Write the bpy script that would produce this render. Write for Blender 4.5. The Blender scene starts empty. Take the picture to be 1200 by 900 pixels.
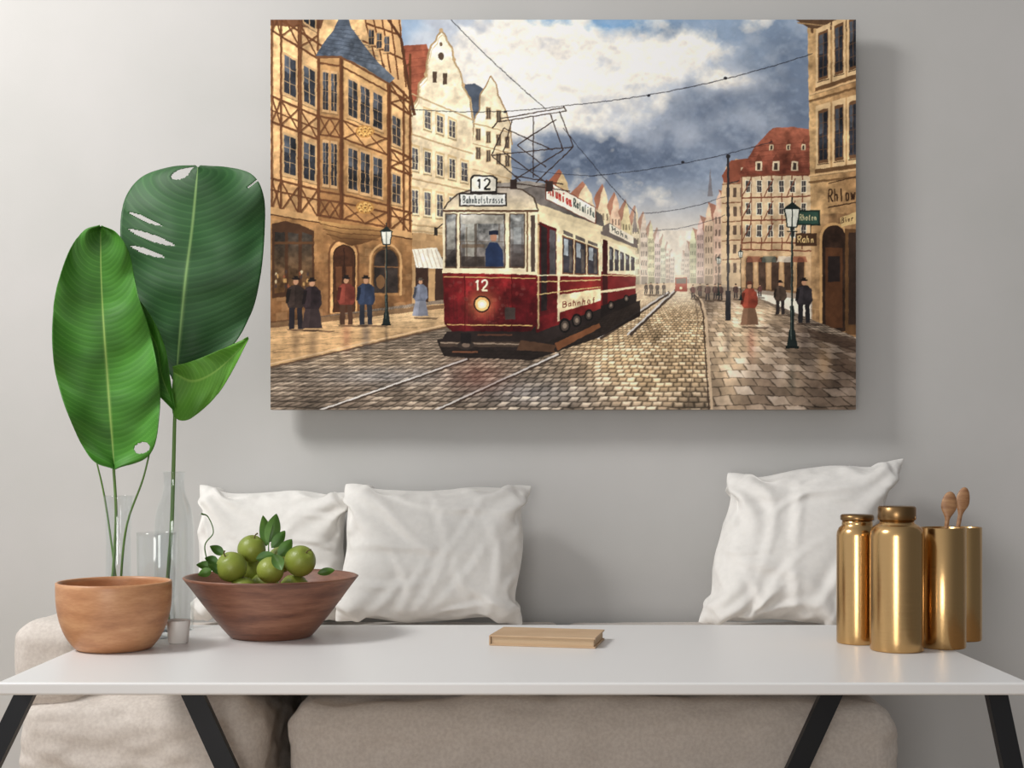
import bpy, bmesh, math, random
import numpy as np
from mathutils import Vector, noise as mnoise
random.seed(4); rng=np.random.RandomState(7)
FPX=1519.0; CAMH=0.987; TZ=0.60; WALLY=3.75
def P(px,py,Y): return Vector(((px-600)*Y/FPX, Y, CAMH-(py-540)*Y/FPX))
def lin(c):
    c=np.asarray(c,dtype=float)/255.0
    return np.where(c<=0.04045,c/12.92,((c+0.055)/1.055)**2.4)
def L4(c): 
    l=lin(c); return (float(l[0]),float(l[1]),float(l[2]),1.0)
coll=bpy.context.scene.collection
# ------------------------------------------------------------ materials
def mat(name,col,rough=0.5,metal=0.0,**kw):
    m=bpy.data.materials.new(name); m.use_nodes=True
    b=m.node_tree.nodes['Principled BSDF']
    b.inputs['Base Color'].default_value=L4(col); b.inputs['Roughness'].default_value=rough; b.inputs['Metallic'].default_value=metal
    for k,v in kw.items(): b.inputs[k.replace('_',' ')].default_value=v
    return m
def nd(m,t,**kw):
    n=m.node_tree.nodes.new(t)
    for k,v in kw.items(): setattr(n,k,v)
    return n
def lk(m,a,b): m.node_tree.links.new(a,b)
def bsdf(m): return m.node_tree.nodes['Principled BSDF']
def add_noise(m,c1,c2,scale=5,stretch=(1,1,1),bump=0.0,bscale=200,detail=5,dist=0.0,coord='Object'):
    tc=nd(m,'ShaderNodeTexCoord'); mp=nd(m,'ShaderNodeMapping'); mp.inputs['Scale'].default_value=stretch
    n=nd(m,'ShaderNodeTexNoise'); n.inputs['Scale'].default_value=scale; n.inputs['Detail'].default_value=detail; n.inputs['Distortion'].default_value=dist
    r=nd(m,'ShaderNodeValToRGB'); r.color_ramp.elements[0].position=.3; r.color_ramp.elements[1].position=.7
    r.color_ramp.elements[0].color=L4(c1); r.color_ramp.elements[1].color=L4(c2)
    lk(m,tc.outputs[coord],mp.inputs[0]); lk(m,mp.outputs[0],n.inputs['Vector']); lk(m,n.outputs['Fac'],r.inputs[0]); lk(m,r.outputs[0],bsdf(m).inputs['Base Color'])
    if bump:
        n2=nd(m,'ShaderNodeTexNoise'); n2.inputs['Scale'].default_value=bscale; n2.inputs['Detail'].default_value=3
        bp=nd(m,'ShaderNodeBump'); bp.inputs['Strength'].default_value=bump; bp.inputs['Distance'].default_value=0.002
        lk(m,tc.outputs[coord],n2.inputs['Vector']); lk(m,n2.outputs['Fac'],bp.inputs['Height']); lk(m,bp.outputs[0],bsdf(m).inputs['Normal'])
    return m
def fabric(name,c1,c2,scale=350,strength=.35,nscale=60):
    m=mat(name,c1,0.95); 
    bsdf(m).inputs['Sheen Weight'].default_value=.15
    tc=nd(m,'ShaderNodeTexCoord')
    n=nd(m,'ShaderNodeTexNoise'); n.inputs['Scale'].default_value=nscale; n.inputs['Detail'].default_value=6
    r=nd(m,'ShaderNodeValToRGB'); r.color_ramp.elements[0].position=.35; r.color_ramp.elements[1].position=.65
    r.color_ramp.elements[0].color=L4(c1); r.color_ramp.elements[1].color=L4(c2)
    lk(m,tc.outputs['Object'],n.inputs['Vector']); lk(m,n.outputs['Fac'],r.inputs[0]); lk(m,r.outputs[0],bsdf(m).inputs['Base Color'])
    hs=[]
    for ax in ('X','Z'):
        w=nd(m,'ShaderNodeTexWave',bands_direction=ax); w.inputs['Scale'].default_value=scale; w.inputs['Distortion'].default_value=1.5; w.inputs['Detail Scale'].default_value=3
        lk(m,tc.outputs['Object'],w.inputs['Vector']); hs.append(w)
    a=nd(m,'ShaderNodeMath',operation='ADD'); lk(m,hs[0].outputs['Fac'],a.inputs[0]); lk(m,hs[1].outputs['Fac'],a.inputs[1])
    bp=nd(m,'ShaderNodeBump'); bp.inputs['Strength'].default_value=strength; bp.inputs['Distance'].default_value=0.001
    lk(m,a.outputs[0],bp.inputs['Height']); lk(m,bp.outputs[0],bsdf(m).inputs['Normal'])
    return m
def wood(name,c1,c2,c3,sc=6.0,rough=.45,axis=(1,1,7),dist=.4,rot=(.12,.16,0)):
    m=mat(name,c1,rough); tc=nd(m,'ShaderNodeTexCoord'); mp=nd(m,'ShaderNodeMapping'); mp.inputs['Scale'].default_value=axis
    mp.inputs['Rotation'].default_value=rot
    n=nd(m,'ShaderNodeTexNoise'); n.inputs['Scale'].default_value=sc; n.inputs['Detail'].default_value=8; n.inputs['Distortion'].default_value=dist
    f=nd(m,'ShaderNodeTexNoise'); f.inputs['Scale'].default_value=sc*7; f.inputs['Detail'].default_value=4
    mx=nd(m,'ShaderNodeMath',operation='MULTIPLY_ADD'); mx.inputs[1].default_value=.3
    r=nd(m,'ShaderNodeValToRGB'); e=r.color_ramp.elements; e[0].position=.42; e[0].color=L4(c1); e[1].position=.86; e[1].color=L4(c3)
    k=e.new(.63); k.color=L4(c2)
    lk(m,tc.outputs['Object'],mp.inputs[0]); lk(m,mp.outputs[0],n.inputs['Vector']); lk(m,mp.outputs[0],f.inputs['Vector'])
    lk(m,f.outputs['Fac'],mx.inputs[0]); lk(m,n.outputs['Fac'],mx.inputs[2]); lk(m,mx.outputs[0],r.inputs[0]); lk(m,r.outputs[0],bsdf(m).inputs['Base Color'])
    bp=nd(m,'ShaderNodeBump'); bp.inputs['Strength'].default_value=.05; bp.inputs['Distance'].default_value=.001
    lk(m,f.outputs['Fac'],bp.inputs['Height']); lk(m,bp.outputs[0],bsdf(m).inputs['Normal'])
    return m
def attrmat(name,rough=.5,spec=.5,layer='Col'):
    m=mat(name,(128,128,128),rough); a=nd(m,'ShaderNodeAttribute'); a.attribute_name=layer
    lk(m,a.outputs['Color'],bsdf(m).inputs['Base Color'])
    bsdf(m).inputs['Specular IOR Level'].default_value=spec
    return m
# ------------------------------------------------------------ mesh helpers
def mkobj(name,verts,faces,m=None,smooth=True,parent=None):
    me=bpy.data.meshes.new(name); me.from_pydata([tuple(v) for v in verts],[],[tuple(f) for f in faces]); me.update()
    if smooth: me.polygons.foreach_set('use_smooth',[True]*len(me.polygons))
    o=bpy.data.objects.new(name,me); coll.objects.link(o)
    if m: me.materials.append(m)
    if parent: o.parent=parent
    return o
def empty(name,loc=(0,0,0)):
    o=bpy.data.objects.new(name,None); coll.objects.link(o); o.location=(0,0,0); o.empty_display_size=.05; return o
def box(name,x0,x1,y0,y1,z0,z1,m,bev=0.0,parent=None,seg=3):
    bm=bmesh.new(); bmesh.ops.create_cube(bm,size=1)
    for v in bm.verts: v.co=Vector((x0+(v.co.x+.5)*(x1-x0),y0+(v.co.y+.5)*(y1-y0),z0+(v.co.z+.5)*(z1-z0)))
    if bev: bmesh.ops.bevel(bm,geom=bm.edges[:],offset=bev,segments=seg,affect='EDGES',profile=.5)
    me=bpy.data.meshes.new(name); bm.to_mesh(me); bm.free(); me.materials.append(m)
    o=bpy.data.objects.new(name,me); coll.objects.link(o)
    if parent: o.parent=parent
    return o
def lathe(name,prof,loc,m,seg=72,parent=None,smooth=True,sx=1):
    verts=[];faces=[];n=len(prof)
    for (r,z) in prof:
        for k in range(seg):
            a=2*math.pi*k/seg; verts.append((loc[0]+r*math.cos(a),loc[1]+r*math.sin(a),loc[2]+z))
    for i in range(n-1):
        for k in range(seg):
            k2=(k+1)%seg; faces.append((i*seg+k,i*seg+k2,(i+1)*seg+k2,(i+1)*seg+k))
    o=mkobj(name,verts,faces,m,smooth,parent)
    bm=bmesh.new(); bm.from_mesh(o.data); bmesh.ops.remove_doubles(bm,verts=bm.verts,dist=1e-5); bmesh.ops.recalc_face_normals(bm,faces=bm.faces); bm.to_mesh(o.data); bm.free()
    return o
def catmull(pts,n):
    pts=[np.array(p,float) for p in pts]; q=[2*pts[0]-pts[1]]+pts+[2*pts[-1]-pts[-2]]; out=[]
    m=len(pts)-1
    for i in range(n+1):
        t=i/n*m; k=min(int(t),m-1); u=t-k; a,b,c,d=q[k],q[k+1],q[k+2],q[k+3]
        out.append(.5*((2*b)+(c-a)*u+(2*a-5*b+4*c-d)*u*u+(3*b-a-3*c+d)*u**3))
    return out
def tube(name,pts,radii,m,parent=None,n=40,seg=12):
    c=catmull(pts,n); rr=np.interp(np.linspace(0,1,n+1),np.linspace(0,1,len(radii)),radii)
    verts=[];faces=[]
    for i in range(n+1):
        t=c[min(i+1,n)]-c[max(i-1,0)]; t/=np.linalg.norm(t)+1e-9
        ref=np.array((0,1,0.)) if abs(t[1])<.9 else np.array((1.,0,0)); s=np.cross(t,ref); s/=np.linalg.norm(s); u=np.cross(s,t)
        for k in range(seg):
            a=2*math.pi*k/seg; verts.append(c[i]+rr[i]*(math.cos(a)*s+math.sin(a)*u))
    for i in range(n):
        for k in range(seg):
            k2=(k+1)%seg; faces.append((i*seg+k,i*seg+k2,(i+1)*seg+k2,(i+1)*seg+k))
    faces.append(tuple(range(seg))); faces.append(tuple(n*seg+k for k in range(seg))[::-1])
    return mkobj(name,verts,faces,m,True,parent)
# ------------------------------------------------------------ room
mwall=mat('wall_paint',(196,195,193),.9); add_noise(mwall,(196,195,192),(202,200,198),scale=3,bump=.12,bscale=260)
mfloor=wood('floor_oak',(140,120,98),(162,140,116),(180,158,132),sc=3,axis=(1,8,1))
mwhite=mat('white_trim',(215,213,210),.5)
box('wall_back',-4,4,WALLY,WALLY+.12,0,3.6,mwall)
box('floor',-4,4,-1.2,WALLY+.12,-.06,0,mfloor)
box('baseboard_back',-4,4,WALLY-.015,WALLY,0,.05,mwhite,.003)
# ------------------------------------------------------------ the painting (flat picture, numpy painter -> colour attribute)
SS=3; PX0,PY0,PX1,PY1=317,23,1003,480
W=(PX1-PX0)*SS; H=(PY1-PY0)*SS
img=np.zeros((H,W,3),np.float32)
def vnoise(h,w,ch,cw):
    g=rng.rand(ch+2,cw+2).astype(np.float32)
    y=np.linspace(0,ch,h,endpoint=False); x=np.linspace(0,cw,w,endpoint=False)
    yi=y.astype(int); xi=x.astype(int); fy=(y-yi); fx=(x-xi); fy=(fy*fy*(3-2*fy))[:,None]; fx=(fx*fx*(3-2*fx))[None,:]
    a=g[yi][:,xi]; b=g[yi][:,xi+1]; c=g[yi+1][:,xi]; d=g[yi+1][:,xi+1]
    return ((a*(1-fx)+b*fx)*(1-fy)+(c*(1-fx)+d*fx)*fy).astype(np.float32)
def fbm(ch,cw,o=5):
    s=0;a=1;t=0
    for i in range(o):
        s=s+a*vnoise(H,W,ch*2**i,cw*2**i); t+=a; a*=.55
    return s/t
NF=(fbm(90,130,3)-.5)*2; NC=(fbm(10,15,4)-.5)*2; NM=(fbm(34,50,4)-.5)*2
YY,XX=np.mgrid[0:H,0:W].astype(np.float32); XX=XX/SS+PX0; YY=YY/SS+PY0
def poly(pts,col,a=1.0,tx=.12):
    xs=[(p[0]-PX0)*SS for p in pts]; ys=[(p[1]-PY0)*SS for p in pts]
    x0=max(0,int(min(xs))-1); x1=min(W,int(max(xs))+2); y0=max(0,int(min(ys))-1); y1=min(H,int(max(ys))+2)
    if x1<=x0 or y1<=y0: return
    X=np.arange(x0,x1,dtype=np.float32)[None,:]+.5; Y=np.arange(y0,y1,dtype=np.float32)[:,None]+.5
    m=np.zeros((y1-y0,x1-x0),bool); n=len(xs)
    for i in range(n):
        xa,ya,xb,yb=xs[i],ys[i],xs[(i+1)%n],ys[(i+1)%n]
        if ya==yb: continue
        m^=((ya>Y)!=(yb>Y))&(X<(xb-xa)*(Y-ya)/(yb-ya)+xa)
    if callable(col): c=col(XX[y0:y1,x0:x1],YY[y0:y1,x0:x1])
    else: c=np.array(col,np.float32)[None,None,:]
    c=c*(1+tx*(NF[y0:y1,x0:x1]*.5+NM[y0:y1,x0:x1]*.9+NC[y0:y1,x0:x1]*.8))[:,:,None]
    mm=(m*a)[:,:,None]; s=img[y0:y1,x0:x1]; img[y0:y1,x0:x1]=s*(1-mm)+c*mm
def vg(y0,c0,y1,c1):
    c0=np.array(c0,np.float32); c1=np.array(c1,np.float32)
    return lambda X,Y:(c0+(c1-c0)*np.clip((Y-y0)/(y1-y0),0,1)[:,:,None])
def hg(x0,c0,x1,c1):
    c0=np.array(c0,np.float32); c1=np.array(c1,np.float32)
    return lambda X,Y:(c0+(c1-c0)*np.clip((X-x0)/(x1-x0),0,1)[:,:,None])
def ln(p,q,w,col,a=1.0):
    dx,dy=q[0]-p[0],q[1]-p[1]; l=math.hypot(dx,dy)+1e-6; nx,ny=-dy/l*w/2,dx/l*w/2
    poly([(p[0]+nx,p[1]+ny),(q[0]+nx,q[1]+ny),(q[0]-nx,q[1]-ny),(p[0]-nx,p[1]-ny)],col,a,.05)
def pl(pts,w,col,a=1.0):
    for i in range(len(pts)-1): ln(pts[i],pts[i+1],w,col,a)
def el(cx,cy,rx,ry,col,a=1.0,tx=.05): poly([(cx+rx*math.cos(t*math.pi/12),cy+ry*math.sin(t*math.pi/12)) for t in range(24)],col,a,tx)
def rc(x0,y0,x1,y1,col,a=1.0,tx=.12): poly([(x0,y0),(x1,y0),(x1,y1),(x0,y1)],col,a,tx)
def glow(cx,cy,rx,ry,col,a):
    x0=max(0,int((cx-3*rx-PX0)*SS)); x1=min(W,int((cx+3*rx-PX0)*SS)); y0=max(0,int((cy-3*ry-PY0)*SS)); y1=min(H,int((cy+3*ry-PY0)*SS))
    X=XX[y0:y1,x0:x1]; Y=YY[y0:y1,x0:x1]
    g=(a*np.exp(-((X-cx)/rx)**2-((Y-cy)/ry)**2))[:,:,None]; img[y0:y1,x0:x1]=img[y0:y1,x0:x1]*(1-g)+np.array(col,np.float32)*g
def G(cx,cy,rx,ry): return np.exp(-((XX-cx)/rx)**2-((YY-cy)/ry)**2)
FONT={'R':[[(0,1),(0,0),(.6,.05),(.7,.28),(.5,.5),(0,.5)],[(.3,.5),(.8,1)]],'B':[[(0,1),(0,0),(.6,.1),(.6,.4),(0,.5),(.7,.6),(.6,.95),(0,1)]],'M':[[(0,1),(.05,0),(.4,.6),(.8,0),(.85,1)]],
'h':[[(.1,0),(.1,1)],[(.1,.5),(.5,.4),(.6,1)]],'l':[[(.3,0),(.3,1)]],'i':[[(.3,.4),(.3,1)],[(.3,.08),(.3,.2)]],'o':[[(.3,.4),(.08,.7),(.3,1),(.6,.95),(.62,.5),(.3,.4)]],'w':[[(0,.4),(.2,1),(.4,.5),(.6,1),(.8,.4)]],
'u':[[(.1,.4),(.1,.9),(.5,1),(.55,.4)],[(.55,.4),(.6,1)]],'n':[[(.1,.4),(.1,1)],[(.1,.55),(.45,.4),(.6,1)]],'t':[[(.3,.1),(.3,.95),(.55,1)],[(.05,.4),(.55,.4)]],'a':[[(.6,.4),(.1,.55),(.1,.95),(.6,.9),(.6,.4),(.65,1)]],
'f':[[(.6,.05),(.3,.1),(.3,1)],[(.05,.45),(.55,.45)]],'s':[[(.6,.45),(.15,.45),(.15,.65),(.6,.75),(.5,1),(.1,.95)]],'e':[[(.1,.7),(.6,.68),(.5,.42),(.15,.45),(.1,.8),(.3,1),(.6,.9)]],'r':[[(.1,.4),(.1,1)],[(.1,.6),(.55,.42)]]}
def text(s,x,y,h,adv,slope,w,col):
    for i,ch in enumerate(s):
        if ch==' ': continue
        for st in FONT[ch]: pl([(x+(i+px*.95)*adv,y+py*h+(i+px)*adv*slope) for px,py in st],w,col)
VX,VY=795,325
# --- sky
f1=fbm(5,7,6); f2=fbm(9,12,6)
def mixc(c,col,m): return c*(1-m[:,:,None])+np.array(col,np.float32)*m[:,:,None]
t=np.clip((YY-23)/300,0,1)
sky=np.zeros((H,W,3),np.float32)+np.array((146,164,186),np.float32)
sky=mixc(sky,(142,154,172),np.clip(t*2,0,1))
sky=mixc(sky,(234,222,204),np.clip((YY-205)/80,0,1)**1.1)
dk=np.clip(G(870,135,110,55)*1.2+G(640,190,90,32)*.75+G(775,35,30,14)*.5+G(930,50,50,40)*.5+G(745,175,80,36)*.8,0,1)
sky=mixc(sky,(86,98,118),np.clip(dk*(.55+1.1*(f2-.3)),0,.9))
sky=mixc(sky,(116,160,202),np.clip(G(665,28,95,12)*1.2+G(495,50,25,40)*.4+G(700,45,30,10)*.5,0,1)*.8)
br=np.clip(G(650,85,100,44)*1.4+G(745,72,60,32)*1.3+G(560,115,60,55)*.9+G(855,95,30,12)*.8+G(600,45,50,22)*.7+G(520,60,50,40)*.5+G(690,135,60,26)*.7+G(820,60,40,16)*.4,0,1.4)
m=np.clip((br+2.2*(f1-.5)-.25)*1.5,0,1)
sky=mixc(sky,(200,204,210),m*.9)
m2=np.clip((br+3.0*(f2-.52)-.42)*1.7,0,1); sky=mixc(sky,(252,244,228),m2*.95)
sh=np.clip((f1-np.roll(f1,-26,0))*9,0,1)*m; sky=mixc(sky,(156,162,176),sh*.6)
sh=np.clip((f2-np.roll(f2,-14,0))*8,0,1)*np.clip(m2+.2,0,1); sky=mixc(sky,(186,184,186),sh*.55)
hi=np.clip((np.roll(f2,-14,0)-f2)*8,0,1)*(1-m2); sky=mixc(sky,(176,186,200),hi*.4)
m3=np.clip((f1-.5)*5,0,1)*np.clip((YY-90)/60,0,1)*np.clip((260-YY)/60,0,1); sky=mixc(sky,(166,174,188),m3*.5)
img[:]=sky
# --- facade helpers
def fac(xl,xr,tl,tr,bl,br_): return lambda u,v:(xl+(xr-xl)*u,(tl+(tr-tl)*u)*(1-v)+(bl+(br_-bl)*u)*v)
def q(f,u0,v0,u1,v1,col,a=1.0,tx=.12): poly([f(u0,v0),f(u1,v0),f(u1,v1),f(u0,v1)],col,a,tx)
def win(f,u0,v0,u1,v1,fr,gl=(58,58,62),nx=2,ny=3,w=.8):
    a_,b_=f(u0,v1),f(u1,v1); ln((a_[0]-1,a_[1]+1.2),(b_[0]+1,b_[1]+1.2),1.2,[c*.6 for c in fr],.8)
    q(f,u0,v0,u1,v1,fr); du=(u1-u0)*.10; dv=(v1-v0)*.06
    q(f,u0+du,v0+dv,u1-du,v1-dv,gl,1,.45)
    q(f,u0+du,v0+dv,u0+(u1-u0)*.55,v0+(v1-v0)*.45,(130,138,148),.4)
    for i in range(1,nx): uu=u0+(u1-u0)*i/nx; ln(f(uu,v0),f(uu,v1),w,fr)
    for j in range(1,ny): vv=v0+(v1-v0)*j/ny; ln(f(u0,vv),f(u1,vv),w*.8,fr)
def fl(f,u0,v0,u1,v1,w,c):
    a_,b_=f(u0,v0),f(u1,v1); ln((a_[0]+.8,a_[1]+.9),(b_[0]+.8,b_[1]+.9),w,[k*.55 for k in c],.45); ln(a_,b_,w,c)
rng2=random.Random(5)
def stones(f,u0,v0,u1,v1,nu,nv,amp):
    for j in range(nv):
        for i in range(-1,nu):
            a=u0+(u1-u0)*(i+.5*(j%2))/nu; b=a+(u1-u0)/nu; c=v0+(v1-v0)*j/nv; d=c+(v1-v0)/nv*.9
            a=max(a,u0); b=min(b,u1)
            if b-a<.004: continue
            k=rng2.random(); q(f,a,c,b-(u1-u0)/nu*.08,d,(232,196,150) if k>.5 else (70,48,32),abs(k-.5)*amp)
def gables(xs,top0,top1,base0,base1,c0,c1,roof0,roof1,side):
    n=len(xs)-1
    for i in range(n):
        a=i/max(1,n-1); x0,x1=xs[i],xs[i+1]; tp=top0+(top1-top0)*a+(rng2.random()-.5)*5*(1-a); b=base0+(base1-base0)*a
        c=[c0[k]+(c1[k]-c0[k])*a+(rng2.random()-.5)*14 for k in range(3)]; r=[roof0[k]+(roof1[k]-roof0[k])*a for k in range(3)]
        w=x1-x0; h=(b-tp)
        if side<0: poly([(x0-w*.3,tp+h*.12),(x0+w*.38,tp-h*.03),(x0+w*.5,tp),(x0,tp+h*.26)],r)
        else: poly([(x0+w*.4,tp-h*.02),(x1+w*.3,tp+h*.02),(x1+w*.3,tp+h*.22),(x0+w*.9,tp+h*.24)],r)
        poly([(x0,tp+h*.24),(x0+w*.18,tp+h*.18),(x0+w*.25,tp+h*.09),(x0+w*.5,tp),(x0+w*.75,tp+h*.09),(x0+w*.82,tp+h*.18),(x1,tp+h*.25),(x1,b),(x0,b)],c,1,.15)
        ln((x1-.3,tp+h*.22),(x1-.3,b),.8,[v*.7 for v in c],.7)
        for j in range(5):
            for k in range(3):
                yy=tp+h*(.27+.13*j); xx=x0+w*(.15+.28*k); rc(xx,yy,xx+w*.13,yy+h*.07,[v*.52 for v in c],.8)
        rc(x0+w*.1,b-h*.12,x1-w*.1,b-1,[v*.6 for v in c],.7)
rc(770,270,830,335,(226,216,200),.7)
gables([700,715,728,740,750,759,767,774,780,785,790],218,292,335,332,(222,200,164),(214,204,190),(166,116,94),(186,172,160),-1)
gables([645,672,700],200,216,345,340,(214,188,148),(222,200,164),(150,94,72),(166,116,94),-1)
gables([868,850,836,825,816,808,802,798][::-1],296,210,332,336,(208,200,188),(196,174,142),(184,158,142),(136,86,70),1)
for x,y in ((832,196),(744,238)): poly([(x-3,y+34),(x,y),(x+3,y+34)],(120,112,112),.7)
# --- B3 second cream gable
poly([(536,100),(556,98),(578,110),(600,160),(560,160)],(84,92,104))
poly([(553,168),(556,140),(562,128),(563,110),(570,100),(575,89),(582,99),(584,112),(592,128),(598,145),(600,215),(600,345),(553,350)],vg(90,(234,220,192),340,(200,172,130)),1,.2)
pl([(553,168),(556,140),(562,128),(563,110),(570,100),(575,89),(582,99),(584,112),(592,128),(598,145),(600,170)],1.6,(158,132,100))
for yy in (122,150,172,205,232):
    for xx in (558,570,582,592):
        if yy==122 and xx in(558,592): continue
        y0=yy+(xx-555)*.28; rc(xx-.7,y0-.8,xx+5.7,y0+14,(190,164,126)); rc(xx,y0,xx+5,y0+13,(92,80,70)); ln((xx+2.5,y0),(xx+2.5,y0+13),.6,(200,180,146))
for yy in (144,168,198,226): ln((553,yy),(600,yy+12),1.2,(176,150,114))
# --- B2 first cream gable
poly([(462,58),(470,54),(500,52),(512,80),(486,125),(476,120)],(146,86,66),1,.25)
for k in range(6): ln((466+k*3,62+k*9),(505,58+k*9),.7,(112,62,50),.6)
g2=[(478,150),(484,124),(490,116),(491,98),(499,90),(501,70),(505,54),(511,48),(513,41),(517,37),(522,41),(524,48),(530,56),(532,72),(540,86),(543,102),(551,116),(554,140)]
poly(g2+[(554,352),(478,358)],vg(40,(240,230,206),350,(206,176,132)),1,.2)
pl(g2,2.2,(166,140,106)); pl([(a+1.5,b+4) for a,b in g2],.8,(198,176,138))
for a,b in ((484,122),(499,88),(517,36),(532,70),(543,100)): el(a,b,2,2.4,(188,160,122))
f=fac(478,554,120,150,357,350)
for v0,v1 in ((.0,.10),(.21,.33),(.42,.55)):
    for k in range(5):
        if v0==0 and k in (0,4): continue
        q(f,.045+.19*k,v0-.012,.045+.19*k+.14,v1+.012,(202,176,134)); win(f,.06+.19*k,v0,.06+.19*k+.11,v1,(220,204,172),(78,74,74),2,3,.6)
rc(507,84,512,97,(90,74,62)); rc(519,86,524,99,(90,74,62)); el(517,66,3.5,4.5,(90,74,62)); el(517,52,2,2.5,(110,90,70))
for v in (-.05,.15,.37,.60,.63): fl(f,0,v,1,v,1.3,(184,156,118))
q(f,0,.64,1,1,(180,146,106)); stones(f,0,.64,1,1,7,9,.3)
for k in range(3): q(f,.12+.3*k,.76,.12+.3*k+.2,1,(66,48,40)); 
poly([(483,292),(512,290),(521,309),(521,315),(488,313)],(232,226,210)); 
for k in range(6): ln((485+k*5,292),(491+k*5.2,313),1.0,(190,176,156))
# --- B1 half timbered
T1=(104,68,44)
poly([(317,23),(462,23),(470,52),(480,110),(483,150),(483,362),(317,380)],vg(23,(220,182,134),380,(176,132,88)),1,.28)
f=fac(317,483,45,142,379,361)
poly([(317,23),(380,23),(376,34),(317,30)],(110,76,54))
for v in (-.09,-.03,.20,.25,.29,.49,.53,.60): fl(f,0,v,1,v,2.4 if v not in(.25,.53) else 1.6,T1)
for u in (0.01,.075,.20,.215,.335,.80,.845,.94,.985): fl(f,u,-.35,u,.60,2.2,T1)
for (u0,u1) in ((.01,.075),(.075,.205),(.205,.335),(.845,.985)):
    for (v0,v1) in ((.49,.60),(.20,.29),(-.12,-.03),(-.30,-.15)):
        fl(f,u0,v0,u1,v1,1.7,T1); fl(f,u1,v0,u0,v1,1.7,T1)
for v0,v1 in ((.02,.175),(.31,.468),(-.28,-.13)):
    win(f,.088,v0,.190,v1,(186,154,114),(52,54,60)); win(f,.228,v0,.325,v1,(186,154,114),(52,54,60)); win(f,.855,v0,.925,v1,(186,154,114),(60,56,56),2,3)
poly([(425,23),(470,23),(472,60),(480,112),(460,96)],(204,164,118)); 
for k in range(5): ln((428+k*10,23),(440+k*9,70+k*8),1.8,T1)
ln((425,48),(474,70),2.2,T1); ln((430,28),(470,42),2.2,T1); ln((455,92),(482,118),3,T1)
pl([(455,23),(470,45),(478,95),(486,135)],3.2,(88,58,40))
for k in range(3): win(lambda u,v,k=k:(432+k*9+u*7,34+k*4+v*20),0,0,1,1,(176,142,104),(56,54,56),2,2,.6)
q(f,0,.60,1,1,vg(245,(170,128,84),380,(120,86,58)),1,.25)
stones(f,0,.63,1,1,12,10,.35)
poly([(317,242),(380,255),(483,272),(483,279),(380,263),(317,250)],(194,154,108)); ln((317,251),(483,280),1.4,(80,54,36))
poly([(319,262),(335,259),(352,263),(368,270),(369,345),(319,349)],(80,56,40)); 
for k in range(3): poly([(322+k*16,272),(334+k*16,272+k*1.5),(334+k*16,342-k),(322+k*16,343-k)],vg(270,(58,54,50),345,(116,84,54)),1,.5)
rc(322,283,368,286,(96,68,46))
for k in range(26): el(323+rng2.random()*42,318+rng2.random()*22,1.3,2.3,rng2.choice([(200,160,104),(150,90,64),(214,196,160),(70,60,60)]),.8)
def arch(x0,x1,yt,yb,col,fr,w=2.2):
    c=(x0+x1)/2; r=(x1-x0)/2; pts=[(x0,yb)]+[(c-r*math.cos(math.pi*k/10),yt+r-r*1.0*math.sin(math.pi*k/10)) for k in range(11)]+[(x1,yb)]
    poly(pts,col,1,.3); pl(pts,w,fr)
arch(386,420,280,367,(196,152,104),(112,78,52),2.5); arch(391,416,287,366,(74,48,34),(58,40,28),1.5); ln((403.5,290),(403.5,366),1,(50,32,24)); rc(394,312,401,340,(106,70,48)); rc(406,312,413,340,(106,70,48))
arch(434,470,286,346,(152,114,76),(196,156,110),2.5); arch(438,467,291,343,(62,54,50),(96,70,46),1.5); ln((452,291),(452,343),1.4,(124,90,62)); ln((438,312),(467,313),1.4,(124,90,62))
el(446,330,5,8,(184,132,82),.5)
poly([(372,60),(400,62),(456,96),(456,262),(436,282),(412,286),(388,276),(373,258)],vg(60,(216,176,124),285,(156,114,74)),1,.25)
poly([(372,60),(400,62),(400,280),(388,276),(373,258)],(120,84,54),.38)
fb=fac(400,456,66,98,256,266); fa=fac(373,400,62,66,252,256)
for g,cols in ((fb,((.13,.36),(.39,.62),(.65,.88))),(fa,((.18,.48),(.54,.84)))):
    for v0,v1 in ((.10,.36),(.53,.82)):
        for u0,u1 in cols: win(g,u0,v0,u1,v1,(194,158,116),(56,56,60),2,4,.5)
    for v in (0,.06,.39,.50,.85,.90,1.0): fl(g,0,v,1,v,1.8,T1)
    for u in (0.02,.98): fl(g,u,0,u,1,2.6,T1)
    for u0,u1 in ((.05,.5),(.5,.95)):
        for a,b in ((.39,.50),(.90,1.0)): fl(g,u0,a,u1,b,1.4,T1); fl(g,u1,a,u0,b,1.4,T1)
for yy in (154,243):
    el(428,yy,11,7.5,(176,130,76)); 
    for k in range(8): el(428+7*math.cos(k*.785),yy+4.5*math.sin(k*.785),2.2,1.8,(214,174,108)); el(428+7*math.cos(k*.785)+.5,yy+4.5*math.sin(k*.785)+1,1.2,.8,(124,86,50))
    el(428,yy,3,2.6,(204,164,98)); el(428,yy+.5,1.4,1.2,(120,84,50))
poly([(373,258),(400,262),(456,268),(446,278),(430,284),(412,288),(390,280)],vg(258,(186,146,96),288,(88,60,38)))
for k in range(3): pl([(375+4*k,262+6*k),(400,267+6*k),(452-4*k,271+5*k)],1,(96,66,42))
poly([(370,66),(380,50),(392,34),(397,23),(409,23),(413,34),(426,52),(444,74),(463,92),(456,98),(428,80),(400,66)],hg(375,(76,84,96),460,(102,110,120)),1,.35)
for k in range(9): ln((394-k*2.5,30+k*4),(411+k*5.4,30+k*6),.6,(52,58,68),.7)
for k in range(26):
    x=376+rng2.random()*70; y=36+rng2.random()*44
    if y>36+abs(x-403)*.9 and y<64+max(0,x-403)*.5: rc(x,y,x+3,y+1.6,(128,136,146),.4)
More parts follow.
